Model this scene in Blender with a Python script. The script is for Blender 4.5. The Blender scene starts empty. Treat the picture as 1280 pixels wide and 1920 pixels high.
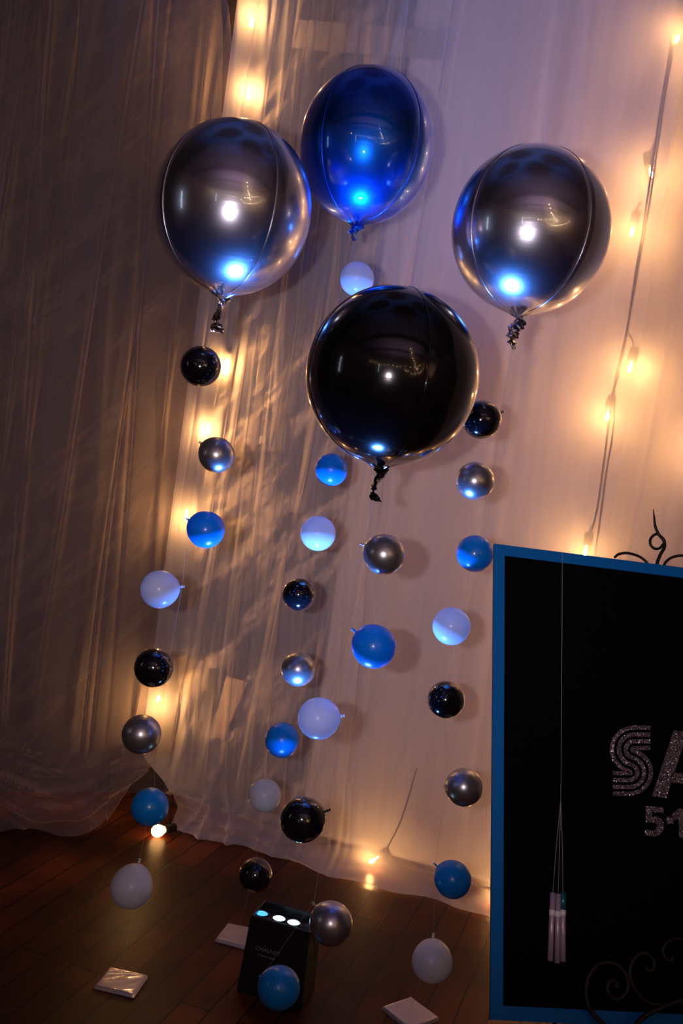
import bpy, math, random
import numpy as np
from mathutils import Vector, Matrix
random.seed(4); RNG = np.random.default_rng(7)
R = math.radians
scn = bpy.context.scene
COL = scn.collection

# ------------------------------------------------------------------ camera
F = 1867.0
EYE = Vector((0, 0, 1.5))
CAMROT = Matrix.Rotation(R(86), 3, 'X') @ Matrix.Rotation(R(8), 3, 'Z')
cd = bpy.data.cameras.new('camera'); cam = bpy.data.objects.new('camera', cd); COL.objects.link(cam)
cd.sensor_fit = 'VERTICAL'; cd.sensor_height = 36; cd.lens = 36 * F / 1920
cd.clip_start = 0.02
cam.matrix_world = Matrix.Translation(EYE) @ CAMROT.to_4x4()
scn.camera = cam

# ------------------------------------------------------------------ exposure, world, large lights
scn.view_settings.view_transform = 'Standard'; scn.view_settings.look = 'None'
scn.view_settings.gamma = 1; scn.view_settings.use_curve_mapping = False
scn.view_settings.exposure = 0.0
scn.cycles.transparent_max_bounces = 32
w = bpy.data.worlds.new('night'); scn.world = w; w.use_nodes = True
w.node_tree.nodes['Background'].inputs[0].default_value = (0.10, 0.09, 0.14, 1)
w.node_tree.nodes['Background'].inputs[1].default_value = 0.15

def light(name, kind, loc, aim, color, power, parent=None, **kw):
    d = bpy.data.lights.new(name, kind); d.color = color; d.energy = power
    for k, v in kw.items(): setattr(d, k, v)
    o = bpy.data.objects.new(name, d); COL.objects.link(o)
    o.location = loc; o.rotation_euler = Vector(aim).to_track_quat('-Z', 'Y').to_euler()
    if parent: o.parent = parent
    return o
FLASH = EYE + CAMROT @ Vector((-0.17, 0.03, 0.0))
fo = light('camera_flash', 'SPOT', FLASH, CAMROT @ Vector((.06, .20, -1)), (1.0, 0.82, 0.88), 74, spot_size=R(88), spot_blend=1.0, shadow_soft_size=.020)
light('added_room_fill', 'AREA', (0.3, -2.4, 2.3), (0, -0.1, 1), (0.85, 0.55, 0.85), 130, shape='RECTANGLE', size=3.0, size_y=3.0)  # unseen fill added to raise the room's ambient light by way of the ceiling
BLUE_POWER = 215.0
BULB = 540.0

# ------------------------------------------------------------------ tiny helpers
def ray(x, y): return CAMROT @ Vector(((x - 640) / F, -(y - 960) / F, -1))
def at(x, y, Y):                                   # point on that sight line standing at world depth Y
    r = ray(x, y); return EYE + r * (Y / r.y)
def on_floor(x, y, z=0.0):
    r = ray(x, y); return EYE + r * ((z - EYE.z) / r.z)
def on_plane(x, y, P, n):
    r = ray(x, y); return EYE + r * ((P - EYE).dot(n) / r.dot(n))
def tag(o, label=None, cat=None, group=None, kind=None):
    if label: o['label'] = label
    if cat: o['category'] = cat
    if group: o['group'] = group
    if kind: o['kind'] = kind
    return o
def empty(name, loc=(0, 0, 0)):
    o = bpy.data.objects.new(name, None); o.empty_display_size = .05; COL.objects.link(o); o.location = loc
    return o
def mesh(name, verts, faces, mat, parent=None, smooth=True):
    me = bpy.data.meshes.new(name); me.from_pydata([tuple(v) for v in verts], [], faces); me.update()
    if smooth:
        me.polygons.foreach_set('use_smooth', [True] * len(me.polygons))
    if mat: me.materials.append(mat)
    o = bpy.data.objects.new(name, me); COL.objects.link(o)
    if parent: o.parent = parent
    return o
class MB:
    def __init__(s): s.v = []; s.f = []
    def add(s, v, f):
        b = len(s.v); s.v += [Vector(p) for p in v]; s.f += [tuple(i + b for i in q) for q in f]; return s
    def box(s, c, d, M=None):
        x, y, z = d[0] / 2, d[1] / 2, d[2] / 2
        v = [Vector((a * x, b * y, e * z)) for a in (-1, 1) for b in (-1, 1) for e in (-1, 1)]
        if M: v = [M @ p for p in v]
        v = [p + Vector(c) for p in v]
        return s.add(v, [(0, 1, 3, 2), (4, 6, 7, 5), (0, 4, 5, 1), (2, 3, 7, 6), (0, 2, 6, 4), (1, 5, 7, 3)])
    def tube(s, pts, r, n=10, smooth_steps=0, cap=True):
        pts = [Vector(p) for p in pts]
        if smooth_steps: pts = catmull(pts, smooth_steps)
        m = len(pts); rs = r if isinstance(r, (list, tuple)) else [r] * m
        if len(rs) != m:
            rs = [float(np.interp(i / (m - 1), np.linspace(0, 1, len(rs)), rs)) for i in range(m)]
        T = [(pts[min(i + 1, m - 1)] - pts[max(i - 1, 0)]).normalized() for i in range(m)]
        N = T[0].orthogonal().normalized(); v = []
        for i in range(m):
            N = (N - T[i] * N.dot(T[i])).normalized(); B = T[i].cross(N)
            v += [pts[i] + (N * math.cos(a) + B * math.sin(a)) * rs[i] for a in [2 * math.pi * k / n for k in range(n)]]
        f = [(i * n + k, i * n + (k + 1) % n, (i + 1) * n + (k + 1) % n, (i + 1) * n + k) for i in range(m - 1) for k in range(n)]
        if cap: f += [tuple(range(n - 1, -1, -1)), tuple((m - 1) * n + k for k in range(n))]
        return s.add(v, f)
    def lathe(s, prof, n=24, M=None):               # prof: (r, z) list
        v = []; m = len(prof)
        for r_, z in prof:
            v += [Vector((r_ * math.cos(2 * math.pi * k / n), r_ * math.sin(2 * math.pi * k / n), z)) for k in range(n)]
        if M: v = [M @ p for p in v]
        f = [(i * n + k, i * n + (k + 1) % n, (i + 1) * n + (k + 1) % n, (i + 1) * n + k) for i in range(m - 1) for k in range(n)]
        return s.add(v, f)
    def prism(s, poly, off):                        # 3-D polygon extruded by off
        n = len(poly); p = [Vector(q) for q in poly]; q = [a + off for a in p]
        return s.add(p + q, [tuple(range(n - 1, -1, -1)), tuple(range(n, 2 * n))] + [(i, (i + 1) % n, n + (i + 1) % n, n + i) for i in range(n)])
    def build(s, name, mat, parent=None, smooth=True, bevel=0):
        o = mesh(name, s.v, s.f, mat, parent, smooth)
        if bevel:
            b = o.modifiers.new('b', 'BEVEL'); b.width = bevel; b.segments = 3; b.limit_method = 'ANGLE'
        return o
def catmull(p, k):
    p = [p[0] * 2 - p[1]] + p + [p[-1] * 2 - p[-2]]; o = []
    for i in range(1, len(p) - 2):
        for j in range(k):
            t = j / k
            o.append(.5 * ((2 * p[i]) + (p[i + 1] - p[i - 1]) * t + (2 * p[i - 1] - 5 * p[i] + 4 * p[i + 1] - p[i + 2]) * t * t + (3 * p[i] - p[i - 1] - 3 * p[i + 1] + p[i + 2]) * t ** 3))
    return o + [p[-2]]

# ------------------------------------------------------------------ materials
class NT:
    def __init__(s, name):
        s.m = bpy.data.materials.new(name); s.m.use_nodes = True; s.t = s.m.node_tree
        s.b = s.t.nodes['Principled BSDF']; s.out = s.t.nodes['Material Output']
    def n(s, kind, ins={}, **kw):
        x = s.t.nodes.new(kind)
        for k, v in kw.items(): setattr(x, k, v)
        for k, v in ins.items():
            if isinstance(v, bpy.types.NodeSocket): s.t.links.new(v, x.inputs[k])
            else: x.inputs[k].default_value = v
        return x
    def math(s, op, a, b=0.0, c=0.0, clamp=False):
        x = s.n('ShaderNodeMath', {0: a, 1: b, 2: c}, operation=op); x.use_clamp = clamp; return x.outputs[0]
    def mix(s, f, a, b):
        x = s.t.nodes.new('ShaderNodeMix'); x.data_type = 'RGBA'
        for i, v in ((0, f), (6, a), (7, b)):
            if isinstance(v, bpy.types.NodeSocket): s.t.links.new(v, x.inputs[i])
            else: x.inputs[i].default_value = v if i == 0 else (*v[:3], 1)
        return x.outputs[2]
    def link(s, a, b): s.t.links.new(a, b)
    def set(s, **k):
        for kk, v in k.items():
            kk = kk.replace('_', ' ')
            if isinstance(v, bpy.types.NodeSocket): s.link(v, s.b.inputs[kk])
            else: s.b.inputs[kk].default_value = (*v, 1) if isinstance(v, tuple) and len(v) == 3 else v
        return s
def plain(name, col, rough=.5, metal=0, **k):
    t = NT(name); t.set(Base_Color=col, Roughness=rough, Metallic=metal, **k); return t.m
def emit(name, col, s):
    t = NT(name); t.set(Base_Color=(0, 0, 0), Emission_Color=col, Emission_Strength=s); return t.m

def foil(name, col, rough, metal=1.0, streak=.25, coat=1.0, coatr=.03, ior=2.3):
    t = NT(name)
    tc = t.n('ShaderNodeTexCoord').outputs['Object']
    mp = t.n('ShaderNodeMapping', {'Vector': tc, 'Scale': (3, 3, 170)}).outputs[0]
    nz = t.n('ShaderNodeTexNoise', {'Vector': mp, 'Scale': 1.0, 'Detail': 2.0}).outputs[0]
    n2 = t.n('ShaderNodeTexNoise', {'Vector': tc, 'Scale': 9.0, 'Detail': 1.0}).outputs[0]
    h = t.math('ADD', nz, t.math('MULTIPLY', n2, 1.5))
    bp = t.n('ShaderNodeBump', {'Strength': streak, 'Distance': .0006, 'Height': h}).outputs[0]
    t.set(Base_Color=col, Roughness=rough, Metallic=metal, Coat_Weight=coat, Coat_Roughness=coatr, Normal=bp, Coat_IOR=ior)
    return t.m
M = {}
M['foil_silver'] = foil('silver_foil', (.62, .64, .76), .26)
M['foil_blue'] = foil('blue_foil', (.004, .15, .95), .34, ior=1.7)
M['foil_black'] = foil('black_foil', (.002, .002, .003), .14, 0.0, .12, ior=1.45)
M['tail_silver'] = plain('crumpled_silver', (.75, .75, .8), .10, 1)
def latex(name, col, rough=.22, trans=0.0, coat=.6):
    t = NT(name); t.set(Base_Color=col, Roughness=rough, Coat_Weight=coat, Coat_Roughness=.06, Specular_IOR_Level=.4)
    if trans:
        tr = t.n('ShaderNodeBsdfTranslucent', {'Color': (*col, 1)}).outputs[0]
        mx = t.n('ShaderNodeMixShader', {0: trans, 1: t.b.outputs[0], 2: tr}).outputs[0]
        t.link(mx, t.out.inputs[0])
    return t.m
M['lx_blue'] = latex('blue_latex', (.001, .25, .72), .3, .25, .35)
M['lx_white'] = latex('white_latex', (.74, .76, .84), .3, .35)
M['lx_black'] = latex('black_latex', (.004, .004, .006), .12, 0, 1.0)
M['lx_silver'] = plain('chrome_latex', (.46, .44, .46), .30, .9, Coat_Weight=.5, Coat_Roughness=.12)
_s = NT('clear_nylon'); _s.set(Base_Color=(.6, .58, .6), Roughness=.25)
_s.link(_s.n('ShaderNodeMixShader', {0: .55, 1: _s.b.outputs[0], 2: _s.n('ShaderNodeBsdfTransparent', {}).outputs[0]}).outputs[0], _s.out.inputs[0]); M['string'] = _s.m
M['iron'] = plain('wrought_iron', (.022, .018, .013), .5, .6)
M['black_plastic'] = plain('black_plastic', (.008, .008, .009), .38)
M['cable'] = plain('black_rubber', (.018, .016, .016), .6)

def voile(name, col, a0, tl=.5):
    t = NT(name)
    tc = t.n('ShaderNodeTexCoord').outputs['Object']
    g = t.n('ShaderNodeNewGeometry')
    dt = t.n('ShaderNodeVectorMath', {0: g.outputs['Normal'], 1: g.outputs['Incoming']}, operation='DOT_PRODUCT').outputs['Value']
    c = t.math('MAXIMUM', t.math('ABSOLUTE', dt), .06)
    # woven sheer cloth: the more obliquely one looks through it, the more thread is in the way
    mp = t.n('ShaderNodeMapping', {'Vector': tc, 'Scale': (14, 14, .7)}).outputs[0]
    nz = t.n('ShaderNodeTexNoise', {'Vector': mp, 'Scale': 1.0, 'Detail': 4.0}).outputs[0]
    open_ = t.math('SUBTRACT', 1 - a0 + .12, t.math('MULTIPLY', nz, .24))
    trn = t.math('POWER', open_, t.math('DIVIDE', 1.0, c))
    df = t.n('ShaderNodeBsdfDiffuse', {'Color': (*col, 1)}).outputs[0]
    tr = t.n('ShaderNodeBsdfTranslucent', {'Color': (*col, 1)}).outputs[0]
    cl = t.n('ShaderNodeMixShader', {0: tl, 1: df, 2: tr}).outputs[0]
    tp = t.n('ShaderNodeBsdfTransparent', {}).outputs[0]
    mx = t.n('ShaderNodeMixShader', {0: trn, 1: cl, 2: tp}).outputs[0]
    t.link(mx, t.out.inputs[0]); return t.m
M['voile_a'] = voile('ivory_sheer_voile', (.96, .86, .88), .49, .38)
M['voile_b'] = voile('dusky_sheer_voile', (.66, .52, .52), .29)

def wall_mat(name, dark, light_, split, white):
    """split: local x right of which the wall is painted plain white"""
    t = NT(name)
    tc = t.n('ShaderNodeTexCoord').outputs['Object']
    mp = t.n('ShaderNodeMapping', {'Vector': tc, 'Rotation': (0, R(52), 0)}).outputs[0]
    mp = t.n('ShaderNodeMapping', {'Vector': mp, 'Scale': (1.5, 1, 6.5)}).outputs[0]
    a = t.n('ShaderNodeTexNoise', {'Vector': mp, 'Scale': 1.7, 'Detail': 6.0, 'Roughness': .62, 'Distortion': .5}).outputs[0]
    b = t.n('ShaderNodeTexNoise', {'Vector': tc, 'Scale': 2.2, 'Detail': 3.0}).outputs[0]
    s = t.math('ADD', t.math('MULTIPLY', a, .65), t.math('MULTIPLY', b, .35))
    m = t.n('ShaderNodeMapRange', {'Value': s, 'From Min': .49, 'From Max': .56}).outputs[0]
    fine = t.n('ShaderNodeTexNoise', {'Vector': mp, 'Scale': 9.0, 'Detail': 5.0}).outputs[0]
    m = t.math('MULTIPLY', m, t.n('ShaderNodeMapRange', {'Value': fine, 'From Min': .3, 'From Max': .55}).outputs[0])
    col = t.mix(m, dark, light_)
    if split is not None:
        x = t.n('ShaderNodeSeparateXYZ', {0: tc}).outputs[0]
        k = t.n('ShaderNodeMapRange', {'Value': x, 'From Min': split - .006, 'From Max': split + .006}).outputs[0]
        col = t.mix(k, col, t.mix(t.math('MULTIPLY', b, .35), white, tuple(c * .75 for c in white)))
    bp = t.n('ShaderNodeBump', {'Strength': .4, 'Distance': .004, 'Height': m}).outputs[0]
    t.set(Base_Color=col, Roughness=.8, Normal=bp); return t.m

def floor_mat():
    t = NT('worn_plank_floor')
    tc = t.n('ShaderNodeTexCoord').outputs['Object']      # local x along the boards, y across
    sx = t.n('ShaderNodeSeparateXYZ', {0: tc})
    def bricks(w_, h_, vec):
        return t.n('ShaderNodeTexBrick', {'Vector': vec, 'Color1': (0, 0, 0, 1), 'Color2': (1, 1, 1, 1), 'Mortar': (0, 0, 0, 1), 'Scale': 1.0,
                   'Mortar Size': .0026, 'Mortar Smooth': .2, 'Bias': 0.0, 'Brick Width': w_, 'Row Height': h_}, offset=.37, offset_frequency=2)
    b1 = bricks(1.15, .083, tc)
    b2 = bricks(.34, .062, t.n('ShaderNodeMapping', {'Vector': tc, 'Location': (.1, .02, 0)}).outputs[0])
    past = t.math('GREATER_THAN', sx.outputs[0], 3.475)
    tone = t.mix(past, b1.outputs[0], b2.outputs[0])
    gap = t.mix(past, b1.outputs[1], b2.outputs[1])
    seam = t.math('LESS_THAN', t.math('ABSOLUTE', t.math('SUBTRACT', sx.outputs[0], 3.475)), .004)
    gap = t.math('MAXIMUM', gap, seam)
    mp = t.n('ShaderNodeMapping', {'Vector': tc, 'Scale': (2.2, 26, 1)}).outputs[0]
    gr = t.n('ShaderNodeTexNoise', {'Vector': mp, 'Scale': 2.0, 'Detail': 7.0, 'Roughness': .65}).outputs[0]
    bl = t.n('ShaderNodeTexNoise', {'Vector': tc, 'Scale': 2.6, 'Detail': 4.0}).outputs[0]
    f = t.math('ADD', t.math('MULTIPLY', tone, .62), t.math('MULTIPLY', gr, .42))
    c = t.mix(f, (.018, .0035, .001), (.22, .046, .009))
    st = t.n('ShaderNodeMapRange', {'Value': bl, 'From Min': .42, 'From Max': .62}).outputs[0]
    c = t.mix(t.math('MULTIPLY', t.math('SUBTRACT', 1.0, st), .75), c, (.016, .005, .002))
    c = t.mix(gap, c, (.002, .001, .001))
    h = t.math('SUBTRACT', t.math('MULTIPLY', gr, .25), gap)
    bp = t.n('ShaderNodeBump', {'Strength': .35, 'Distance': .0015, 'Height': h}).outputs[0]
    rg = t.n('ShaderNodeMapRange', {'Value': gr, 'From Min': .3, 'From Max': .8, 'To Min': .30, 'To Max': .44}).outputs[0]
    t.set(Base_Color=c, Roughness=rg, Normal=bp, Specular_IOR_Level=.16); return t.m

# ------------------------------------------------------------------ the room
P0 = Vector((-.55, 3.71, 0))                       # corner of the two draped walls (curtain line)
uA = Vector((.951, -.309, 0)).normalized(); nA = Vector((-uA.y * -1, -uA.x, 0)); nA = Vector((-.309, -.951, 0)).normalized()
uL = Vector((-.940, -.342, 0)).normalized(); nL = Vector((.342, -.940, 0)).normalized()
GAP = .20                                          # curtain to wall
a_ = P0 - nA * GAP; b_ = P0 - nL * GAP             # intersect the two wall lines
den = uA.x * uL.y - uA.y * uL.x
tt = ((b_ - a_).x * uL.y - (b_ - a_).y * uL.x) / den
CW = a_ + uA * tt                                  # wall corner
def wall(name, origin, u, n, length, mat, h=4.1):
    o = MB().box((length / 2, .06, h / 2), (length, .12, h)).build(name, mat, smooth=False)
    o.matrix_world = Matrix(((u.x, -n.x, 0, origin.x), (u.y, -n.y, 0, origin.y), (0, 0, 1, 0), (0, 0, 0, 1)))
    return tag(o, kind='structure')
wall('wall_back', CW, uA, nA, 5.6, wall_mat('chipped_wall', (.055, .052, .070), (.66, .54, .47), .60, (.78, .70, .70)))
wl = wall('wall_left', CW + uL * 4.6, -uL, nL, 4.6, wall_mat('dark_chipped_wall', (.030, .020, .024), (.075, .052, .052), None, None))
dim = plain('dark_room_wall', (.22, .15, .14), .8)
tag(MB().box((4.9, -2.4, 2.05), (.12, 9, 4.1)).build('wall_right', dim, smooth=False), kind='structure')
tag(MB().box((-4.9, -2.2, 2.05), (.12, 9, 4.1)).build('wall_far_left', dim, smooth=False), kind='structure')
tag(MB().box((0, -6.8, 2.05), (10, .12, 4.1)).build('wall_rear', dim, smooth=False), kind='structure')
tag(MB().box((0, -1.2, 4.18), (10, 11.4, .12)).build('ceiling', plain('dark_ceiling', (.16, .14, .15), .8), smooth=False), kind='structure')
for i, y in enumerate((-4.5, -2.4, -.3, 1.8)):
    tag(MB().box((0, y, 4.0), (9.7, .16, .24)).build('trim_%d' % (i + 1), plain('beam_wood', (.12, .08, .06), .7), smooth=False), kind='structure')
fl = MB().box((0, 0, -.05), (14, 12, .1)).build('floor', floor_mat(), smooth=False); tag(fl, kind='structure')
fdir = -nA; fang = math.atan2(fdir.y, fdir.x); fl.rotation_euler = (0, 0, fang)
pane = emit('street_lit_pane', (.75, .85, 1.0), 2.2)
def window(name, loc, rz, wdt, hgt):
    o = MB()
    for s in (-1, 1):
        o.box((s * wdt / 2, 0, 0), (.06, .08, hgt + .06)); o.box((0, 0, s * hgt / 2), (wdt, .08, .06))
    for k in (-1, 1): o.box((0, 0, k * hgt / 6), (wdt, .05, .04))
    f = tag(o.build(name, plain('window_paint', (.3, .3, .3), .6), smooth=False), kind='structure')
    f.location = loc; f.rotation_euler = (0, 0, R(rz))
    MB().box((0, .0, 0), (wdt, .01, hgt)).build('pane', pane, f, False)
window('window_1', (-3.2, -6.68, 2.3), 0, .32, 1.5)
window('window_2', (-4.78, .9, 2.0), 90, .30, 1.3)

# ------------------------------------------------------------------ sheer curtains
def frame(S):
    """curtain line: S<0 along the left wall, S>0 along the back wall, corner rounded"""
    k = .10; S = np.asarray(S, float)
    wr = 1 / (1 + np.exp(-S / (k * .25)))
    r = k * .25 * np.log1p(np.exp(np.clip(S / (k * .25), -60, 60))); l = r - S
    base = np.array(P0)[None] + r[:, None] * np.array(uA)[None] + l[:, None] * np.array(uL)[None]
    n = wr[:, None] * np.array(nA)[None] + (1 - wr)[:, None] * np.array(nL)[None]
    n /= np.linalg.norm(n, axis=1)[:, None]
    t = np.stack([-n[:, 1], n[:, 0], n[:, 2]], 1)
    return base, n, t
def folds(S, z, count, lo, hi, amp, wid, seed, skew=0.05):
    g = np.random.default_rng(seed); d = np.zeros_like(S)
    for _ in range(count):
        s0 = g.uniform(lo, hi); k = g.uniform(-skew, skew); ph = g.uniform(0, 6.3); wv = g.uniform(.004, .02)
        a = amp * g.uniform(.35, 1.5) * g.choice([1, 1, -.5]); wd = wid * g.uniform(.45, 2.2)
        c = s0 + k * (z - 1.6) + wv * np.sin(z * g.uniform(.8, 2.4) + ph)
        fade = .55 + .45 * np.sin(z * g.uniform(.5, 1.6) + g.uniform(0, 6.3))
        x = (S - c) / wd
        d += a * fade * np.exp(-x * x)
    return d
def curtain(name, S0, S1, step, ztop, edge_lo, edge_hi, hem, shape, mat, label):
    ns = int((S1 - S0) / step); q = np.linspace(0, 1, 190)
    tz = q ** 1.9
    s = np.linspace(0, 1, ns)[:, None] * np.ones_like(tz)[None]; tz = tz[None] * np.ones_like(s)
    z_app = tz * ztop
    lo = edge_lo(z_app); hi = edge_hi(z_app)
    S = lo + (hi - lo) * s
    zh = hem(S); z = zh + (ztop - zh) * tz
    d = shape(S, z, zh)
    b, n, t = frame(S.ravel())
    lat = np.gradient(d, axis=0).ravel() * 0
    P = b + n * d.ravel()[:, None]; P[:, 2] = z.ravel()
    nz = q.size
    idx = np.arange(ns * nz).reshape(ns, nz)
    f = np.stack([idx[:-1, :-1], idx[1:, :-1], idx[1:, 1:], idx[:-1, 1:]], -1).reshape(-1, 4)
    o = mesh(name, P.tolist(), f.tolist(), mat); tag(o, label, 'curtain'); return o
def sm(x, a, b): return np.clip((x - a) / (b - a), 0, 1) ** 2 * (3 - 2 * np.clip((x - a) / (b - a), 0, 1))
# left drape: its free edge opens as a slit at the top, and its corner is pulled up near the floor
def hemL(S): return .006 + .24 * sm(S, -.24, -.03) + .01 * (np.sin(S * 23) + 1) * (S < -.2)
def shapeL(S, z, zh):
    d = folds(S, z, 56, -1.5, 0, .024, .0075, 11, .07) + folds(S, z, 12, -1.5, 0, .03, .05, 12)
    h = z - zh
    up = sm(z, .12, .5); d = d * (.25 + .75 * up)
    d += (.17 * sm(-S, .0, .3) + .03) * np.exp(-(h / .09) ** 1.3) + .012 * np.sin(S * 19 + 1) * np.exp(-h / .05)
    zc = .125 + .13 * sm(S, -.33, -.02) + .05 * sm(-S, .42, .62)           # the swag crease sweeping up to the corner
    for k, (o_, a) in enumerate(((0, .060), (-.035, .045), (.045, .035), (-.065, .045))):
        d += a * np.exp(-((z - zc - o_ * (1 - .5 * sm(S, -.3, 0))) / .014) ** 2) * sm(-S, -.02, .08)
    d += .04 * np.exp(-((z - zc + .05) / .07) ** 2)
    g = np.random.default_rng(5)
    for _ in range(16):                                   # fine gathers that follow the swag
        o_ = g.uniform(-.12, .10); c = zc + o_ * (1 - .65 * sm(S, -.35, -.02)) + .012 * np.sin(S * g.uniform(5, 14) + g.uniform(0, 6))
        d += g.uniform(.012, .030) * np.exp(-((z - c) / g.uniform(.004, .009)) ** 2) * (.5 + .5 * np.sin(S * g.uniform(4, 11) + g.uniform(0, 6)))
    return d
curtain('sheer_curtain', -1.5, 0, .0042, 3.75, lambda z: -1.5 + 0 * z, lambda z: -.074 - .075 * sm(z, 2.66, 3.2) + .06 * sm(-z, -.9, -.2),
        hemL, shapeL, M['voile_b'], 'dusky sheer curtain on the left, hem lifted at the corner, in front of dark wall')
def hemR(S): return .005 + 0 * S
def shapeR(S, z, zh):
    d = folds(S, z, 54, -.05, .75, .019, .0075, 21, .09) + folds(S, z, 30, .5, 2.6, .012, .022, 22, .05) + folds(S, z, 12, 0, 2.6, .03, .07, 23)
    d = d * (.2 + .8 * sm(z, .04, .4))
    fl_ = .10 + .018 * np.sin(S * 9 + .6) + .010 * np.sin(S * 27)
    d += fl_ * np.exp(-(z / .034) ** 1.5)
    d += .05 * np.exp(-((S - .25) / .022) ** 2) * np.exp(-((z - .06) / .06) ** 2) + .035 * np.exp(-((S - .36 + z * .4) / .014) ** 2) * np.exp(-((z - .05) / .08) ** 2)
    g = np.random.default_rng(6)
    for _ in range(9):
        c = g.uniform(.02, .10) + .02 * np.sin(S * g.uniform(3, 9) + g.uniform(0, 6))
        d += g.uniform(.006, .016) * np.exp(-((z - c) / g.uniform(.004, .009)) ** 2) * (.5 + .5 * np.sin(S * g.uniform(4, 11) + g.uniform(0, 6))) * (1 - .6 * sm(S, .5, 1))
    d += .03 * np.exp(-((S - .18 - z * .35) / .012) ** 2) * np.exp(-((z - .12) / .10) ** 2)
    return d
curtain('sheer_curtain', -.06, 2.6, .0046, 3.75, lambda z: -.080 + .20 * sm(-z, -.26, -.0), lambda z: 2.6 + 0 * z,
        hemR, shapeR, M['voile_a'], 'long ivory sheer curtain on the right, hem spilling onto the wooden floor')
# curtain rail at the very top carries both
rail = MB().tube([P0 + uL * 1.6 + Vector((0, 0, 3.76)), P0 + Vector((0, 0, 3.76)), P0 + uA * 2.7 + Vector((0, 0, 3.76))], .016, 12).build('curtain_rail', M['iron'])
tag(rail, 'dark curtain rail running along both draped walls above the picture', 'curtain rail')

# ------------------------------------------------------------------ things on the wall, seen through the voile
WP = P0 - nA * (GAP - .004)
def wpt(x, y, off=0): return on_plane(x, y, WP + nA * off, nA)
def wall_poly(name, px, mat, label, cat, th=.008):
    o = MB().prism([wpt(x, y) for x, y in px][::-1], nA * th).build(name, mat, smooth=False); return tag(o, label, cat)
plaster = plain('bare_plaster', (.42, .35, .32), .85)
wall_poly('masking_tape', [(425, 1268), (466, 1278), (418, 1388), (398, 1372)], plain('tan_tape', (.62, .45, .36), .6), 'diagonal strip of tan tape on the chipped wall behind the curtain', 'tape')
wall_poly('wall_plate', [(484, 786), (540, 790), (534, 850), (478, 842)], plain('grey_plate', (.20, .17, .17), .5), 'square grey cover plate on the chipped wall behind the curtain', 'wall plate', .006)
knob = empty('door_buzzer', wpt(492, 826, .012))
MB().lathe([(0, .012), (.016, .012), (.019, .006), (.019, 0), (0, 0)], 24, nA.to_track_quat('Z', 'Y').to_matrix()).build('button_cap', plain('cream_cap', (.75, .62, .52), .5), knob)
tag(knob, 'small round cream button on the grey cover plate', 'button')
wall_poly('paper_notice', [(392, 1254), (422, 1260), (406, 1330), (382, 1320)], plain('dark_paper', (.06, .055, .06), .7), 'small dark paper stuck on the wall beside the tan tape', 'notice', .003)
wall_poly('plaster_lintel', [(555, 38), (836, 60), (828, 112), (548, 92)], plaster, 'pale plaster band high on the wall above the blue foil balloon', 'lintel', .01)

# strip of dark mesh cloth showing through the slit between the drapes
mp_ = [on_plane(x, y, P0 - nL * .035, nL) for x, y in [(405, -150), (468, -150), (458, 60), (440, 210), (415, 210), (418, 60)]]
dk = NT('dark_mesh_cloth'); ck = dk.n('ShaderNodeTexChecker', {'Vector': dk.n('ShaderNodeTexCoord').outputs['Object'], 'Scale': 260.0}).outputs[1]
dk.set(Base_Color=dk.mix(ck, (.004, .003, .003), (.06, .035, .02)), Roughness=.9)
tag(MB().prism(mp_[::-1], nL * .003).build('mesh_drape', dk.m, smooth=False), 'narrow strip of dark mesh cloth in the slit between the two curtains at the top', 'cloth')

# ------------------------------------------------------------------ festoon lights behind the curtain
glass = NT('warm_glass')
mxg = glass.n('ShaderNodeMixShader', {0: .10, 1: glass.n('ShaderNodeBsdfTransparent', {'Color': (1, .93, .8, 1)}).outputs[0], 2: glass.n('ShaderNodeBsdfGlossy', {'Roughness': .05}).outputs[0]}).outputs[0]
glass.link(mxg, glass.out.inputs[0]); glass = glass.m
glow = emit('hot_filament', (1.0, .56, .21), BULB)
glow_floor = emit('frosted_bulb_glow', (1.0, .50, .17), 11.0)
_b = {}
def bulb_meshes():
    s = MB().lathe([(.0001, .030), (.012, .030), (.016, .024), (.016, -.012), (.0135, -.016), (.0001, -.016)], 20)
    g = MB().lathe([(.010, -.014), (.013, -.020), (.019, -.030), (.0225, -.042), (.021, -.053), (.014, -.062), (.005, -.0655), (.0001, -.066)], 24)
    f = MB().lathe([(.0001, -.030), (.0045, -.034), (.006, -.042), (.0045, -.050), (.0001, -.054)], 10)
    _b['s'], _b['g'], _b['f'] = s, g, f
bulb_meshes()
shared = {}
glow_hot = emit('brighter_filament', (1.0, .56, .21), BULB * 2.5)
def add_bulb(parent, loc, down=(0, 0, -1), gm=None, hot=False):
    rot = (-Vector(down)).to_track_quat('Z', 'Y').to_matrix()
    def inst(key, nm, mb, mat, par, l, r):
        if (key, mat.name) not in shared:
            o = mb.build(nm, mat); shared[(key, mat.name)] = o.data
        else:
            o = bpy.data.objects.new(nm, shared[(key, mat.name)]); COL.objects.link(o)
        o.parent = par; o.matrix_local = Matrix.Translation(l) @ r.to_4x4(); return o
    s = inst('s', 'socket', _b['s'], M['cable'], parent, Vector(loc), rot)
    I3 = Matrix.Identity(3)
    g = inst('g', 'bulb', _b['g'], gm or glass, s, Vector(), I3)
    if not gm: inst('f', 'filament', _b['f'], glow_hot if hot else glow, s, Vector(), I3)
    return s
BO = -.064                                                    # bulbs hang this far behind the curtain line
def bpt(x, y, off=BO, n=nA): return on_plane(x, y, P0 + n * off, n)
def strand(parent, pts, r=.0035):
    MB().tube(pts, r, 8, 6).build('cable', M['cable'], parent)
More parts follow.
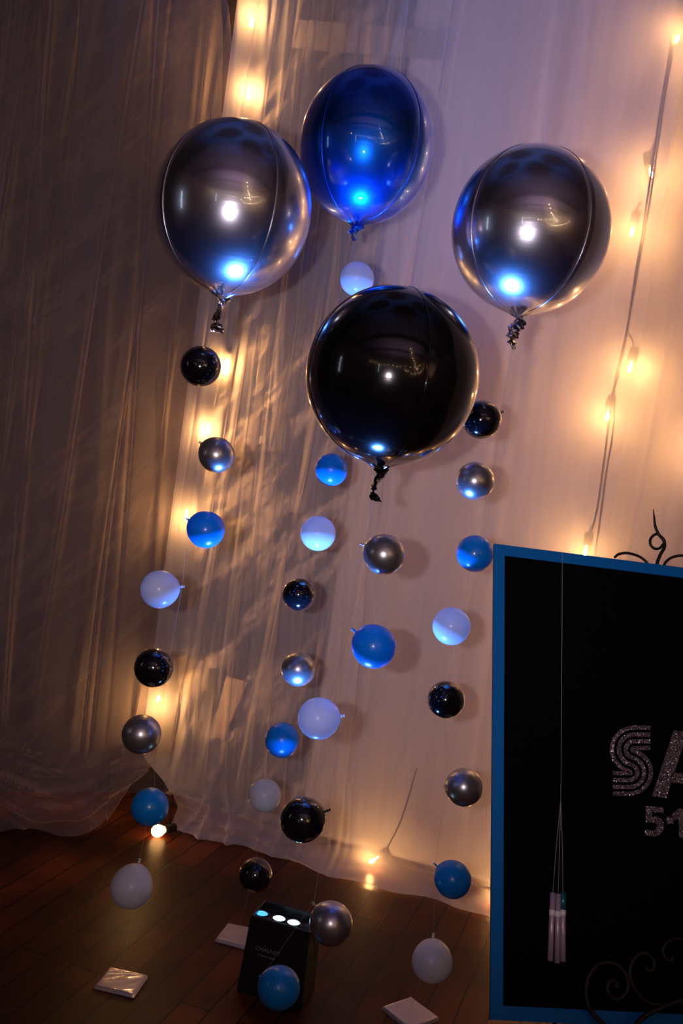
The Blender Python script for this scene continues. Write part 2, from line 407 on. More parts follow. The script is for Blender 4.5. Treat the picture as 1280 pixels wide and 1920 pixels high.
# right string
sr = empty('string_lights', bpt(1150, 1040) * 1.0); sr.location = (0, 0, 0)
strand(sr, [bpt(x, y) for x, y in [(1283, -60), (1262, 60), (1240, 190), (1224, 300), (1206, 420), (1190, 520), (1174, 628), (1160, 700), (1146, 745), (1140, 800), (1130, 880), (1118, 960), (1103, 1020), (1092, 1100), (1076, 1260), (1050, 1500), (1036, 1640), (1000, 1690), (935, 1700)]])
strand(sr, [bpt(x, y, BO - .012) for x, y in [(1292, -60), (1268, 60), (1246, 180), (1232, 280), (1214, 400), (1180, 590), (1168, 650), (1152, 720), (1150, 800), (1134, 900), (1124, 980), (1114, 1060), (1106, 1200)]])
for x, y, nx, ny in [(1275, 48, 0, -34), (1216, 302, 8, -20), (1190, 412, 12, -30), (1186, 668, -14, -42), (1144, 758, 4, -20), (1102, 1014, 4, -20), (1080, 1262, 0, -20), (1056, 1486, 0, -20)]:
    p = bpt(x, y, BO - (.035 if x == 1216 else 0)); q = bpt(x + nx, y + ny)
    MB().tube([p + Vector((0, 0, .028)), (p + q) / 2 + Vector((0, 0, .03)), q], .0022, 6, 5).build('drop_cable', M['cable'], sr)
    add_bulb(sr, p, (-.08, 0, -1) if x != 1216 else (.35, 0, -1))
add_bulb(sr, on_floor(905, 1700, .03) - nA * .10, (.7, -.2, -.1))
add_bulb(sr, bpt(1345, 820))
tag(sr, 'string of glowing warm bulbs on black cable behind the curtain, right side beside the sign', 'string lights', 'festoon strings behind the curtain')
# left string, in the corner
sl = empty('string_lights')
LP = [(492, -60), (478, 20), (470, 160), (455, 330), (436, 520), (424, 660), (400, 780), (378, 860), (372, 930), (362, 1010), (346, 1100), (332, 1240), (336, 1330), (332, 1400), (326, 1470), (318, 1530), (310, 1552)]
strand(sl, [bpt(x, y, BO + .02) for x, y in LP], .003)
for x, y in [(474, 22), (470, 158), (428, 668), (392, 786), (352, 948), (299, 1290)]:
    add_bulb(sl, bpt(x, y, BO + .024), hot=True)
# link from the string to the wall plate
MB().tube([bpt(378, 860), bpt(420, 868), bpt(470, 850), wpt(492, 830, .02)], .002, 6, 6).build('drop_cable', M['cable'], sl)
fb = on_floor(298, 1556, .026)
lastp = bpt(310, 1545)
MB().tube([lastp, Vector((lastp.x + .02, lastp.y - .05, .02)), fb + Vector((.028, .035, .004))], .003, 8, 6).build('cable', M['cable'], sl)
ss = add_bulb(sl, fb + Vector((.03, .022, 0)), (-.75, -.62, -.05), glow_floor)
tag(sl, 'string of warm bulbs hanging in the corner, last bulb bare on the floor', 'string lights', 'festoon strings behind the curtain')
# one more coil on the floor behind the hem
sf = empty('string_lights')
pf = [(1000, 1730), (900, 1712), (800, 1694), (735, 1672), (690, 1640), (640, 1640), (560, 1612), (480, 1590)]
strand(sf, [on_floor(x, y, .006) - nA * .16 for x, y in pf], .003)
bp_ = on_floor(690, 1636, .04) - nA * .13
MB().tube([bp_ + Vector((.02, .02, .02)), bp_ + Vector((.06, .0, .16)), bp_ + Vector((.09, .03, .34))], .0025, 6, 6).build('drop_cable', M['cable'], sf)
add_bulb(sf, bp_ + Vector((.01, 0, .02)), (-.6, -.1, -.5))
tag(sf, 'cable with one glowing bulb lying on the floor inside the curtain hem', 'string lights', 'festoon strings behind the curtain')

# fairy strings across the dark room (they show as points in the balloons)
fairy = empty('string_lights')
pin = emit('pin_bulb', (1.0, .62, .32), 170)
pm = MB().lathe([(.0001, .018), (.012, .012), (.017, 0), (.012, -.014), (.0001, -.02)], 10).build('bulb', pin, fairy)
spots = []
for a, b, n, sag in (((-4.6, -5.5, 3.3), (4.6, -3.2, 3.4), 16, .7), ((4.6, -5.8, 3.2), (1.2, -1.0, 3.7), 14, .6), ((4.7, -2.0, 3.0), (2.0, -6.4, 2.7), 14, .8)):
    pts = []
    for i in range(n):
        t = i / (n - 1); p = Vector(a).lerp(Vector(b), t); p.z -= sag * 4 * t * (1 - t) + random.uniform(-.1, .1); p.x += random.uniform(-.1, .1); pts.append(p)
    MB().tube([p + Vector((0, 0, .02)) for p in pts], .003, 6, 3).build('cable', M['cable'], fairy); spots += pts
pm.location = spots[0]
for p in spots[1:]:
    c = pm.copy(); COL.objects.link(c); c.location = p; c.parent = fairy
tag(fairy, 'strings of tiny warm bulbs across the dark room, reflected in the foil balloons', 'string lights')

# ------------------------------------------------------------------ foil orb balloons
def foil_balloon(px, py, Y, rx, rz, mat, label, tail, yaw, flat=0):
    c = at(px, py, Y); e = empty('foil_balloon', c - Vector((0, 0, rz)))
    n, m = 160, 90; v = []; O = Vector((0, 0, rz))
    for i in range(m + 1):
        th = math.pi * i / m                       # 0 top, pi bottom
        z = math.cos(th); r = math.sin(th) ** .97
        for k in range(n):
            ph = 2 * math.pi * k / n
            g = abs(math.sin(2 * (ph - R(yaw))))    # 0 on the seams
            dent = -.010 * math.exp(-(g / .06) ** 2) * math.sin(th)
            pk = math.exp(-((math.pi - th) / .28) ** 2) + .5 * math.exp(-(th / .16) ** 2)
            puck = .016 * pk * math.sin(ph * 12 + 1.3 * math.sin(ph * 3)) 
            rr = r * (1 + dent) + puck * r
            zz = z - (.05 * math.exp(-((math.pi - th) / .12) ** 2)) + puck * .5
            v.append(Vector((rr * rx * math.cos(ph), rr * rx * math.sin(ph), zz * rz)) + O)
    f = [(i * n + k, i * n + (k + 1) % n, (i + 1) * n + (k + 1) % n, (i + 1) * n + k) for i in range(m) for k in range(n)]
    mesh('envelope', v, f, mat, e)
    for s in range(4):
        a = R(yaw) + s * math.pi / 2
        pts = [Vector((math.sin(t) ** .97 * rx * .996 * math.cos(a), math.sin(t) ** .97 * rx * .996 * math.sin(a), math.cos(t) * rz)) + O for t in np.linspace(.04, math.pi - .1, 50)]
        MB().tube(pts, .0013, 6).build('seam', mat, e)
    # crumpled, twisted filling neck
    g = random.Random(int(px)); L = tail; mb = MB(); rows, cols = 26, 14; vv = []
    for i in range(rows):
        t = i / (rows - 1)
        wdt = (.026 if L > .08 and mat == M['foil_silver'] else .021) * (1 - .40 * t) * (.62 + .38 * abs(math.cos(t * 6.2 + px))); 
        if .70 < t < .78: wdt *= .3
        if i == 0: wdt = .012
        tw = t * 3.2 + px
        for k in range(cols):
            a = 2 * math.pi * k / cols
            q = Vector((wdt * math.cos(a), wdt * .38 * math.sin(a), 0)) * (1 + g.uniform(-.28, .28))
            q = Matrix.Rotation(tw, 3, 'Z') @ q
            vv.append(q + Vector((.006 * math.sin(t * 7), .004 * math.cos(t * 5), -L * t + g.uniform(-.002, .002) + rz * .055 - rz * .055)))
    mb.add(vv, [(i * cols + k, i * cols + (k + 1) % cols, (i + 1) * cols + (k + 1) % cols, (i + 1) * cols + k) for i in range(rows - 1) for k in range(cols)] + [tuple((rows - 1) * cols + k for k in range(cols))])
    mb.build('tail', M['tail_silver'] if mat == M['foil_silver'] else mat, e, smooth=False)
    tag(e, label, 'balloon', 'foil orb balloons')
    return e, c - Vector((0, 0, rz + L * .78))
tails = {}
fb1, tails[1] = foil_balloon(437, 390, 2.54, .196, .214, M['foil_silver'], 'silver foil orb balloon at upper left, smoky reflections, beside the blue foil orb', .098, 38)
fb2, tails[2] = foil_balloon(687, 274, 2.86, .187, .213, M['foil_blue'], 'shiny metallic blue foil orb balloon, the highest balloon', .05, 50)
fb3, tails[3] = foil_balloon(735, 705, 2.30, .198, .204, M['foil_black'], 'large glossy black foil orb balloon in the centre', .085, 20)
fb4, tails[4] = foil_balloon(994, 432, 2.60, .201, .211, M['foil_silver'], 'silver foil orb balloon on the right, nearest the bulbs on the back curtain', .094, 35)

# ------------------------------------------------------------------ small latex balloons in four hanging columns
lx = {}
def latex_proto(col):
    mb = MB(); prof = []
    for i in range(49):
        th = math.pi * i / 48
        z = -math.cos(th); r = math.sin(th)
        if z > 0: z *= 1.08; r *= (1 - .07 * z * z)
        if i == 48: r = .03; z = 1.10
        prof.append((max(r, .0005), z))
    mb.lathe(prof, 56); mb2 = MB()
    mb2.lathe([(.05, 1.03), (.045, 1.10), (.04, 1.14), (.075, 1.16), (.085, 1.19), (.06, 1.215), (.03, 1.22), (.035, 1.25), (.075, 1.30), (.085, 1.315), (.07, 1.32), (.0005, 1.29)], 20)
    return mb, mb2
def latex_balloon(px, py, Y, dpx, col, label, knot=(0, .5, 1), grp=None):
    c = at(px, py, Y); rad = dpx / 2 / F * (c - EYE).dot(CAMROT @ Vector((0, 0, -1)))
    kd = (CAMROT @ Vector((knot[0], knot[1], -knot[2]))).normalized()
    e = empty('latex_balloon', c)
    if col not in lx:
        a, b = latex_proto(col)
        A = a.build('envelope', M['lx_' + col], e); B = b.build('knot', M['lx_' + col], e); lx[col] = (A, B)
    else:
        for s in lx[col]:
            k = s.copy(); COL.objects.link(k); k.parent = e
    e.rotation_euler = kd.to_track_quat('Z', 'Y').to_euler(); e.scale = (rad,) * 3
    tag(e, label, 'balloon', grp)
    return c + kd * rad * 1.2
BK = (0, .35, 1)
cols = {
 1: (2.54, [
  (376, 687, 76, 'black', 'small black latex balloon beside a glowing bulb, directly below the left silver foil orb', BK),
  (406, 853, 67, 'silver', 'small chrome silver balloon below a bulb, knot at its upper left, left column', (-.75, .55, .25)),
  (386, 993, 70, 'blue', 'small blue balloon in the left column, knot on its left, above the lilac-white one', (-.85, .45, .3)),
  (299, 1105, 71, 'white', 'small translucent white balloon in the left column, knot pointing right, above a black one', (.95, .1, .3)),
  (288, 1252, 73, 'black', 'small black balloon in the left column just above the lit corner bulb', (.6, .3, .9)),
  (265, 1377, 73, 'silver', 'small dark chrome balloon in the left column, above the blue one by the curtain corner', (.5, .2, .9)),
  (281, 1513, 70, 'blue', 'small blue balloon hanging in front of the curtain corner, by the bare floor bulb', BK),
  (247, 1663, 79, 'white', 'small grey-white balloon over the dark floor at lower left, lowest of the left column', (.2, .9, .6))]),
 2: (2.86, [
  (669, 523, 64, 'white', 'small pale balloon between the blue foil orb and the black foil orb', BK),
  (621, 881, 61, 'blue', 'small blue balloon at the lower left edge of the black foil orb', BK),
  (596, 1000, 66, 'white', 'brightest white balloon, lower half glowing, under a small blue balloon', BK),
  (560, 1115, 62, 'black', 'small black balloon with blue lit underside, under the brightest white one', BK),
  (559, 1255, 64, 'silver', 'small silver balloon with glowing lower half, above a white and a blue one', BK),
  (529, 1388, 65, 'blue', 'small blue balloon with pale lower half, left of a larger white balloon', BK),
  (496, 1491, 62, 'white', 'small frosty white balloon just left of the big-knotted black balloon', (-.8, -.3, .6)),
  (479, 1641, 63, 'black', 'small black balloon over the dark floor, above the uplight', BK)]),
 3: (2.30, [
  (720, 1040, 77, 'silver', 'small chrome balloon under the black foil orb, knot at its upper left', (-.85, .4, .25)),
  (701, 1212, 82, 'blue', 'largest plain blue latex balloon, below the chrome one in the middle column', (-.8, .6, .3)),
  (597, 1347, 78, 'white', 'lilac-white balloon, knot on its right, beside a smaller two-tone blue balloon', (.95, .05, .3)),
  (567, 1537, 84, 'black', 'larger black latex balloon low in front of the curtain, knot pointing right', (.95, .3, .15)),
  (621, 1732, 80, 'silver', 'pearly grey balloon hanging over the floor at the right of the uplight', (-.75, .7, .3)),
  (523, 1852, 79, 'blue', 'dark blue balloon in front of the black uplight, lowest balloon', (-.8, .1, .7))]),
 4: (2.60, [
  (902, 787, 73, 'black', 'small black balloon half behind the right edge of the black foil orb', (.9, .35, .3)),
  (890, 902, 72, 'silver', 'small silver balloon in the right column, below a black one, above a blue one', (.85, .1, .6)),
  (890, 1038, 69, 'blue', 'small blue balloon partly hidden by the top left corner of the sign', BK),
  (846, 1174, 71, 'white', 'small lilac-white balloon in the right column, left of the sign, above a black one', (.6, .1, .8)),
  (836, 1312, 70, 'black', 'small glossy black balloon left of the sign, between white and chrome ones', BK),
  (870, 1476, 71, 'silver', 'small warm chrome balloon touching the blue edge of the sign in view', (-.75, -.1, .7)),
  (849, 1649, 69, 'blue', 'small blue balloon just left of the sign above the curtain hem, knot at upper left', (-.75, .55, .3)),
  (810, 1803, 76, 'white', 'small greyish white balloon over the floor at lower right, above a silver packet', (.1, .9, .6))]),
}
# parcels that weigh the columns down
def parcel(px, label, wrinkle):
    P = [on_floor(x, y, .009) for x, y in px]; c = sum(P, Vector()) / 4; c.z = 0
    e = empty('wrapped_parcel', c)
    N = 34; v = []; f = []
    g = np.random.default_rng(wrinkle)
    cr = [(g.uniform(-.2, 1.2), g.uniform(-.9, -.3) if wrinkle == 3 else g.uniform(-2, 2), g.uniform(.2, .8)) for _ in range(14)]
    for i in range(N + 1):
        for j in range(N + 1):
            a, b = i / N, j / N
            p = P[0] * (1 - a) * (1 - b) + P[1] * a * (1 - b) + P[2] * a * b + P[3] * (1 - a) * b
            ed = min(a, b, 1 - a, 1 - b); h = .0105 - .004 * math.exp(-(ed / .02) ** 2)
            for c0, sl_, hh in cr: h += .0011 * hh * math.exp(-((b - c0 - sl_ * (a - .5)) / .018) ** 2) * min(1, ed / .08)
            v.append(Vector((p.x - c.x, p.y - c.y, h)))
    id_ = lambda i, j: i * (N + 1) + j
    f = [(id_(i, j), id_(i + 1, j), id_(i + 1, j + 1), id_(i, j + 1)) for i in range(N) for j in range(N)]
    rim = [id_(i, 0) for i in range(N)] + [id_(N, j) for j in range(N)] + [id_(i, N) for i in range(N, 0, -1)] + [id_(0, j) for j in range(N, 0, -1)]
    b0 = len(v); v += [Vector((v[k].x, v[k].y, .0005)) for k in rim]
    f += [(rim[i], b0 + i, b0 + (i + 1) % len(rim), rim[(i + 1) % len(rim)]) for i in range(len(rim))] + [tuple(range(b0, b0 + len(rim)))]
    mesh('wrapping', v, f, M['wrap'], e)
    tag(e, label, 'parcel', 'wrapped parcels on the floor'); return e, Vector((c.x, c.y, .011))
M['wrap'] = plain('silver_cellophane', (.62, .56, .58), .18, .6, Coat_Weight=.8, Coat_Roughness=.08)
ends = {}
_, ends[1] = parcel([(205, 1812), (278, 1828), (251, 1866), (176, 1848)], 'square silver wrapped packet at lower left, bright crinkled reflection', 3)
_, ends[2] = parcel([(427, 1730), (484, 1741), (466, 1777), (403, 1760)], 'square silver packet partly hidden behind the black uplight', 5)
_, ends[4] = parcel([(716, 1887), (770, 1868), (824, 1908), (768, 1929)], 'square silver packet at the bottom, cut by the picture edge', 8)
ends[3] = Vector((.03, 2.28, .011)); 
sname = {1: 'thin clear string from the left silver orb down its column of balloons', 2: 'thin clear string from the blue foil orb down its column of balloons',
         3: 'thin clear string from the black foil orb down its column of balloons', 4: 'thin clear string from the right silver orb down its column of balloons'}
for k, (Y, L) in cols.items():
    pts = [tails[k]]
    for (x, y, d, c, lab, kn) in L:
        p = latex_balloon(x, y, Y, d, c, lab, kn, 'small latex balloons on strings'); pts.append(p + Vector((0, 0, .004)))
    if k != 3: pts.append(ends[k])
    tag(MB().tube(pts, .00035, 5).build('balloon_string', M['string']), sname[k], 'string', 'balloon strings')

# ------------------------------------------------------------------ battery uplight
ul = empty('uplight', on_floor(517, 1858)); ul.rotation_euler = (0, 0, R(16)); ul.rotation_euler = (0, 0, R(2) + math.atan2(uA.y, uA.x))
W2, D2, H2 = .088, .055, .215
def slab(x0, x1, y0, y1, z0, z1): return MB().box(((x0 + x1) / 2, (y0 + y1) / 2, (z0 + z1) / 2), (x1 - x0, y1 - y0, z1 - z0))
hb = MB()
# housing: open trough top, slightly tapered
def ring(zb, k, wall_=0): return [Vector((sx * (W2 * k - wall_), sy * (D2 * k - wall_), zb)) for sx, sy in ((-1, -1), (1, -1), (1, 1), (-1, 1))]
rs_ = [ring(0, 1.03), ring(.012, 1.05), ring(H2 - .01, .96), ring(H2, .95), ring(H2, .95, .006), ring(H2 - .022, .93, .006)]
vv = [p for r_ in rs_ for p in r_]
ff = [(i * 4 + k, i * 4 + (k + 1) % 4, (i + 1) * 4 + (k + 1) % 4, (i + 1) * 4 + k) for i in range(5) for k in range(4)] + [(3, 2, 1, 0), (20, 21, 22, 23)]
hb.add(vv, ff); hb.build('housing', M['black_plastic'], ul, False, .0025)
lensm = emit('lit_lens', (.45, .85, 1.0), 14); lensd = emit('dim_lens', (.08, .45, 1.0), 1.6)
for i, x in enumerate((-.066, .066, -.016, .026)):
    zt = H2 - .014
    if i == 1: mt = plain('dark_lens', (.01, .02, .03), .1); 
    elif i == 0: mt = lensd
    else: mt = lensm
    MB().lathe([(.0001, .006), (.008, .005), (.0145, .002), (.017, 0)], 28).build('lens', mt, ul).location = (x, -.012, zt + .004)
    MB().lathe([(.017, -.006), (.017, .003), (.020, .003), (.020, -.006)], 28).build('lens_ring', M['black_plastic'], ul).location = (x, -.012, zt + .004)
# handle bracket at the right side
MB().tube([(W2 * .97, -.03, H2 - .012), (W2 * 1.12, -.03, H2 - .03), (W2 * 1.14, -.028, H2 - .07), (W2 * 1.0, -.03, H2 - .085)], .003, 8, 6).build('bracket', plain('chrome_bracket', (.6, .65, .7), .2, 1), ul)
for sx in (-1, 1):
    for sy in (-1, 1):
        MB().lathe([(.0001, -.0005), (.010, -.0005), (.011, .004), (.0001, .004)], 14).build('foot', M['cable'], ul).location = (sx * W2 * .8, sy * D2 * .8, 0)
print_m = plain('grey_print', (.20, .20, .23), .5)
def text(body, size, loc, rot, mat, parent, name, sx=1):
    cu = bpy.data.curves.new(name, 'FONT'); cu.body = body; cu.size = size; cu.extrude = .0003; cu.align_x = 'CENTER'
    o = bpy.data.objects.new(name, cu); COL.objects.link(o); cu.materials.append(mat)
    bpy.context.view_layer.update()
    me = bpy.data.meshes.new_from_object(o.evaluated_get(bpy.context.evaluated_depsgraph_get()))
    bpy.data.objects.remove(o); m = bpy.data.objects.new(name, me); COL.objects.link(m)
    m.parent = parent; m.location = loc; m.rotation_euler = rot; m.scale = (sx, 1, 1); return m
yf = -D2 * .99 - .0012
lean = math.atan2(D2 * .09, H2)   # housing tapers slightly
text('CHAUVET', .0155, (-.022, -.0556, .128), (R(90) - lean, 0, 0), print_m, ul, 'logo')
text('Freedom Stick', .0085, (-.024, -.0559, .114), (R(90) - lean, 0, 0), print_m, ul, 'model_print')
MB().prism([Vector((-.034, -.0551, .143)), Vector((-.028, -.0551, .143)), Vector((-.031, -.0551, .147))], Vector((0, -.0006, 0))).build('logo_mark', print_m, ul, False)
tag(ul, 'black battery uplight standing on the floor with glowing blue-white lenses on top', 'stage light')
for x in (-.016, .026, -.066):
    light('led_beam', 'SPOT', (x, -.012, H2 + .002), (-.02, .0, 1), (.07, .27, 1.0), BLUE_POWER if x > -.03 else BLUE_POWER * .25, ul,
          spot_size=R(62), spot_blend=1.0, shadow_soft_size=.032)

# ------------------------------------------------------------------ sign on its iron easel
rTL, rBL = ray(925, 1020), ray(918, 1912)
sd = Vector((.987, .163, .0)).normalized()
n_ = rTL.cross(rBL); se = sd.cross(n_).normalized(); se = se if se.z > 0 else -se
TL = EYE + rTL * 2.087
sn = sd.cross(se).normalized()                     # toward the camera
sn = sn if sn.y < 0 else -sn
def sp(x, y, off=0.0): return on_plane(x, y, TL + sn * off, sn)
Hs = (sp(918, 1912) - TL).length; Ws = .62; bt = (sp(941, 1030) - TL).dot(sd)
sgn = empty('welcome_sign', TL - se * Hs)
o0 = sgn.location.copy()
def SL(p): return Vector(p) - o0
def quad(a, b, c, d): return [SL(TL + sd * x - se * y) for x, y in (a, b, c, d)]
blue_b = plain('blue_border_card', (.0005, .115, .40), .6, Specular_IOR_Level=.15)
t = NT('black_felt'); nz = t.n('ShaderNodeTexNoise', {'Scale': 300.0, 'Detail': 2.0}).outputs[0]
t.set(Base_Color=(.0012, .0011, .0015), Roughness=.9, Specular_IOR_Level=.08); blackp = t.m
bt2 = .0235
MB().prism(quad((.001, .001), (Ws - .001, .001), (Ws - .001, Hs - .001), (.001, Hs - .001)), -sn * .006).build('backing_board', plain('foam_board', (.02, .02, .022), .7), sgn, False)
MB().prism(quad((bt2 - .002, bt2 - .002), (Ws - bt2, bt2 - .002), (Ws - bt2, Hs - bt2), (bt2 - .002, Hs - bt2)), sn * .001).build('black_panel', blackp, sgn, False)
bm = MB()
for q in (((0, 0), (Ws, 0), (Ws, bt2), (0, bt2)), ((0, Hs - bt2), (Ws, Hs - bt2), (Ws, Hs), (0, Hs)), ((0, bt2), (bt2, bt2), (bt2, Hs - bt2), (0, Hs - bt2)), ((Ws - bt2, bt2), (Ws, bt2), (Ws, Hs - bt2), (Ws - bt2, Hs - bt2))):
    bm.prism(quad(*q), sn * .003)
bm.build('border', blue_b, sgn, False)
t = NT('silver_glitter')
vo = t.n('ShaderNodeTexVoronoi', {'Vector': t.n('ShaderNodeTexCoord').outputs['Object'], 'Scale': 700.0})
vr = t.n('ShaderNodeMapping', {'Vector': vo.outputs['Color'], 'Scale': (1, 1, 1)}).outputs[0]
nn = t.n('ShaderNodeNewGeometry').outputs['Normal']
jit = t.n('ShaderNodeVectorMath', {0: vo.outputs['Color'], 1: (-.5, -.5, -.5)}, operation='ADD').outputs[0]
jit = t.n('ShaderNodeVectorMath', {0: jit, 'Scale': 1.3}, operation='SCALE').outputs[0]
nj = t.n('ShaderNodeVectorMath', {0: nn, 1: jit}, operation='ADD').outputs[0]
nj = t.n('ShaderNodeVectorMath', {0: nj}, operation='NORMALIZE').outputs[0]
t.set(Base_Color=(.24, .20, .22), Roughness=.3, Metallic=.8, Normal=nj); glit = t.m
def cp(x, y): return SL(sp(900 + x / 3.255, 1330 + y / 3.255, .0012))     # lettering laid out on the board
def strip(pts, w_, mb):
    P = [Vector((x, y, 0)) for x, y in pts]; L_, R_ = [], []
    for i in range(len(P)):
        T = (P[min(i + 1, len(P) - 1)] - P[max(i - 1, 0)]).normalized(); N = Vector((-T.y, T.x, 0)) * w_ / 2
        L_.append(P[i] + N); R_.append(P[i] - N)
    n = len(P); top = [cp(p.x, p.y) + sn * .0012 for p in L_ + R_]; bot = [cp(p.x, p.y) for p in L_ + R_]
    v = top + bot; m = 2 * n
    f = [(i, i + 1, n + i + 1, n + i) for i in range(n - 1)] + [(i, m + i, m + i + 1, i + 1) for i in range(n - 1)] + [(n + i, n + i + 1, m + n + i + 1, m + n + i) for i in range(n - 1)]
    f += [(0, n, m + n, m), (n - 1, m + n - 1, m + m - 1, m - 1)]
    mb.add(v, f)
C1, C2, RS = (935, 245), (910, 385), 138
vx, vy = C2[0] - C1[0], C2[1] - C1[1]; Dd = math.hypot(vx, vy); base_a = math.degrees(math.atan2(vy, vx)); al = math.degrees(math.acos(RS / Dd))
smb = MB()
for k, r1 in enumerate((133, 91, 49, 8)):
    r2 = RS - r1; pts = [(1036, C1[1] - r1)]
    for i in range(25):
        a = R(270 + (base_a + al - 270) * i / 24); pts.append((C1[0] + r1 * math.cos(a), C1[1] + r1 * math.sin(a)))
    s0 = base_a + al + 180
    for i in range(25):
        a = R(s0 + (450 - s0) * i / 24); pts.append((C2[0] + r2 * math.cos(a), C2[1] + r2 * math.sin(a)))
    pts.append((808, C2[1] + r2)); strip(pts, 25, smb)
smb.build('letter_s', glit, sgn, False)
def cut(name, polys):
    mb = MB()
    for p in polys: mb.prism([cp(x, y) for x, y in p][::-1], sn * .0012)
    return mb.build(name, glit, sgn, False)
cut('letter_a', [[(1046, 530), (1134, 542), (1262, 136), (1180, 128)], [(1180, 128), (1310, 140), (1440, 560), (1352, 554), (1240, 190)], [(1165, 385), (1330, 400), (1345, 462), (1150, 446)]])
five = [(1008, 590), (1118, 600), (1116, 634), (1048, 628), (1046, 656), (1072, 654), (1100, 664), (1118, 690), (1120, 722), (1106, 752), (1078, 772), (1040, 776), (1004, 766), (1004, 730), (1036, 742), (1064, 738), (1078, 718), (1072, 696), (1050, 688), (1008, 694)]
cut('digit_five', [five]); cut('dot', [[(1134, 656), (1178, 660), (1178, 702), (1134, 698)]])
cut('digit_one', [[(1168, 640), (1205, 606), (1252, 610), (1256, 786), (1212, 782), (1208, 668), (1180, 680)]])
tag(sgn, 'tall black sign with bright blue border and silver glitter letters, propped on an iron easel', 'sign')

# easel
ez = empty('easel', (o0.x + .3, o0.y + .1, 0)); e0 = ez.location.copy()
def etube(name, px, off, r, scale=None, steps=6):
    pts = [sp(x, y, off) - e0 for x, y in px]
    return MB().tube(pts, r, 10, steps).build(name, M['iron'], ez)
c4 = lambda x, y: (900 + x / 3.368, 940 + y / 3.368)
c5 = lambda x, y: (1040 + x / 5.333, 1620 + y / 5.333)
etube('finial', [c4(*p) for p in [(1092, 48), (1098, 100), (1104, 155), (1126, 208), (1158, 245), (1162, 290), (1138, 335), (1118, 385), (1100, 470)]], -.014, [.0006, .0022, .0030, .0034, .0038, .0038, .0038, .0038, .0038])
etube('finial_curl', [c4(*p) for p in [(1122, 204), (1095, 214), (1074, 240), (1076, 275), (1100, 298), (1132, 296), (1156, 270)]], -.017, .0030)
etube('scroll', [c4(*p) for p in [(848, 355), (872, 335), (920, 326), (970, 336), (1010, 352), (1050, 385), (1080, 440), (1100, 480)]], -.014, .0030)
etube('scroll', [c4(*p) for p in [(1150, 430), (1170, 385), (1205, 357), (1250, 344), (1300, 346), (1350, 370), (1380, 410)]], -.014, .0030)
etube('scroll', [c5(*p) for p in [(600, 1760), (480, 1600), (380, 1500), (322, 1380), (312, 1250), (338, 1120), (420, 1015), (520, 985), (620, 1010), (700, 1090), (732, 1200), (700, 1300), (630, 1350), (560, 1330), (522, 1260), (535, 1190), (580, 1165), (622, 1200), (600, 1235)]], .02, .0042)
etube('scroll', [c5(*p) for p in [(1330, 1360), (1200, 1400), (1040, 1405), (950, 1390), (860, 1330), (780, 1220), (745, 1100), (765, 990), (830, 910), (900, 888), (960, 930), (992, 1000), (970, 1060), (920, 1062), (912, 1030)]], .022, .0038)
etube('scroll', [c5(*p) for p in [(1500, 1000), (1400, 820), (1290, 760), (1200, 748), (1120, 780), (1078, 850), (1090, 920), (1130, 968), (1172, 960), (1165, 925)]], .022, .0036)
etube('scroll', [c5(*p) for p in [(700, 1760), (820, 1600), (900, 1520), (1050, 1440), (1160, 1395), (1290, 1350), (1450, 1310)]], .026, .0046)
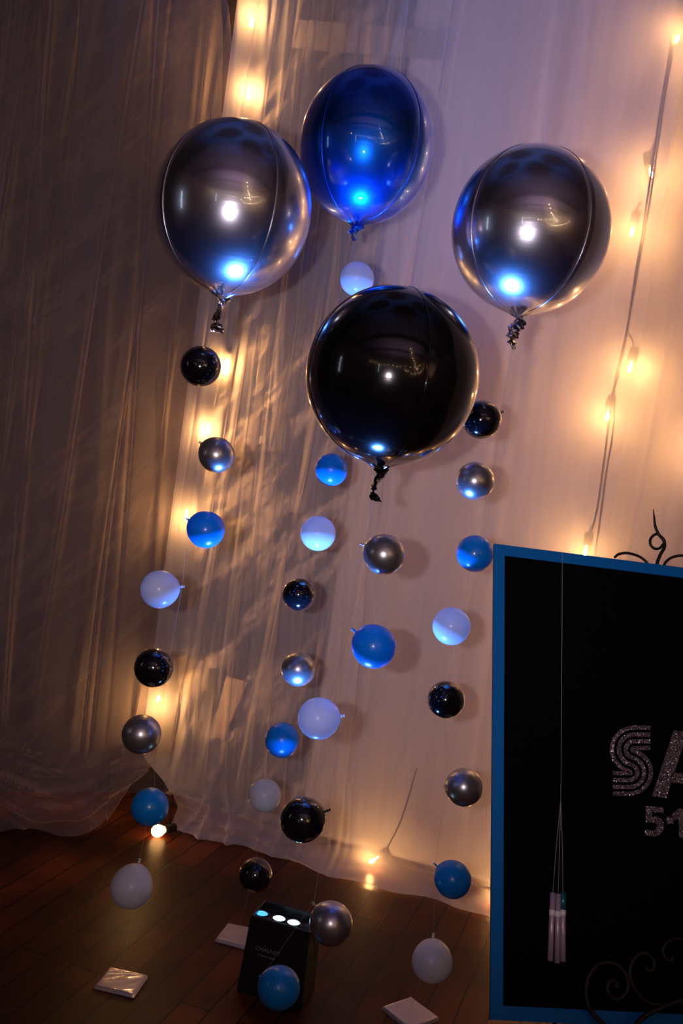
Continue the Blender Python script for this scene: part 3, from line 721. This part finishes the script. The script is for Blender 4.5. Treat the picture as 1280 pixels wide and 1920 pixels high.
# ledge, legs and centre bar
ln = TL - se * Hs; dn = -se
def loc(p): return p - e0
MB().tube([loc(ln + dn * .008 + sd * .16 + sn * .018), loc(ln + dn * .008 + sd * (Ws - .12) + sn * .018)], .005, 10).build('ledge', M['iron'], ez)
for x in (.20, Ws - .16):
    MB().tube([loc(ln + dn * .008 + sd * x + sn * .02), loc(ln + dn * .008 + sd * x - sn * .02)], .005, 8).build('ledge_arm', M['iron'], ez)
top_ = ln + se * (Hs - .01) + sd * .315 - sn * .016
for x, yy in ((.20, 0), (Ws - .16, 0)):
    a = top_ - se * .12; foot = ln + sd * (x - .02 if x < .3 else x + .02) + dn * .42 - sn * .016; kk = (foot - a); foot = a + kk * (a.z / -kk.z)
    MB().tube([loc(a), loc(foot)], .0055, 10).build('leg', M['iron'], ez)
a = top_; MB().tube([loc(a - se * .12), loc(Vector((a.x + .08, a.y + .30, .0)))], .005, 10).build('leg', M['iron'], ez)
MB().tube([loc(a - se * .16), loc(a)], .004, 8).build('centre_bar', M['iron'], ez)
tag(ez, 'black wrought iron easel with curled finial and scrolls, holding the sign', 'easel')

# tassel of three glitter tubes hung over the top edge of the sign
tz_ = empty('tassel', sp(1050, 1678, .012)); t0 = tz_.location.copy()
tubem = NT('lilac_glitter'); nzz = tubem.n('ShaderNodeTexNoise', {'Scale': 400.0}).outputs[0]
tubem.set(Base_Color=tubem.mix(nzz, (.30, .22, .30), (.60, .50, .62)), Roughness=.3, Metallic=.3); tubem = tubem.m
tealm = plain('teal_foil', (.03, .20, .30), .2, .6); bandm = plain('white_band', (.8, .75, .8), .3)
tie = sp(1051, 1500, .010); topk = sp(1054, 1033, .006)
for i, (xt, yt, xb, yb) in enumerate(((1036, 1674, 1031, 1802), (1046, 1676, 1044, 1806), (1055, 1674, 1055, 1803))):
    A, B = sp(xt, yt, .011), sp(xb, yb, .011)
    MB().tube([A - t0, A.lerp(B, .5) - t0, B - t0], .0052, 14).build('glitter_tube', tubem, tz_)
    MB().tube([A.lerp(B, .25) - t0, A.lerp(B, .34) - t0], .0056, 14).build('band', bandm, tz_)
    if i == 2: MB().tube([A.lerp(B, -.01) - t0, A.lerp(B, .25) - t0], .0058, 14).build('teal_cap', tealm, tz_)
    MB().tube([A - t0, A.lerp(tie, .5) + sd * .001 * (i - 1) - t0, tie - t0], .0005, 5).build('cord', M['string'], tz_)
MB().tube([tie - t0, topk - t0, topk - sn * .014 + se * .004 - t0, topk - sn * .016 - se * .05 - t0], .0005, 5).build('cord', M['string'], tz_)
tag(tz_, 'tassel of three lilac glitter tubes dangling on cords in front of the black sign', 'tassel')
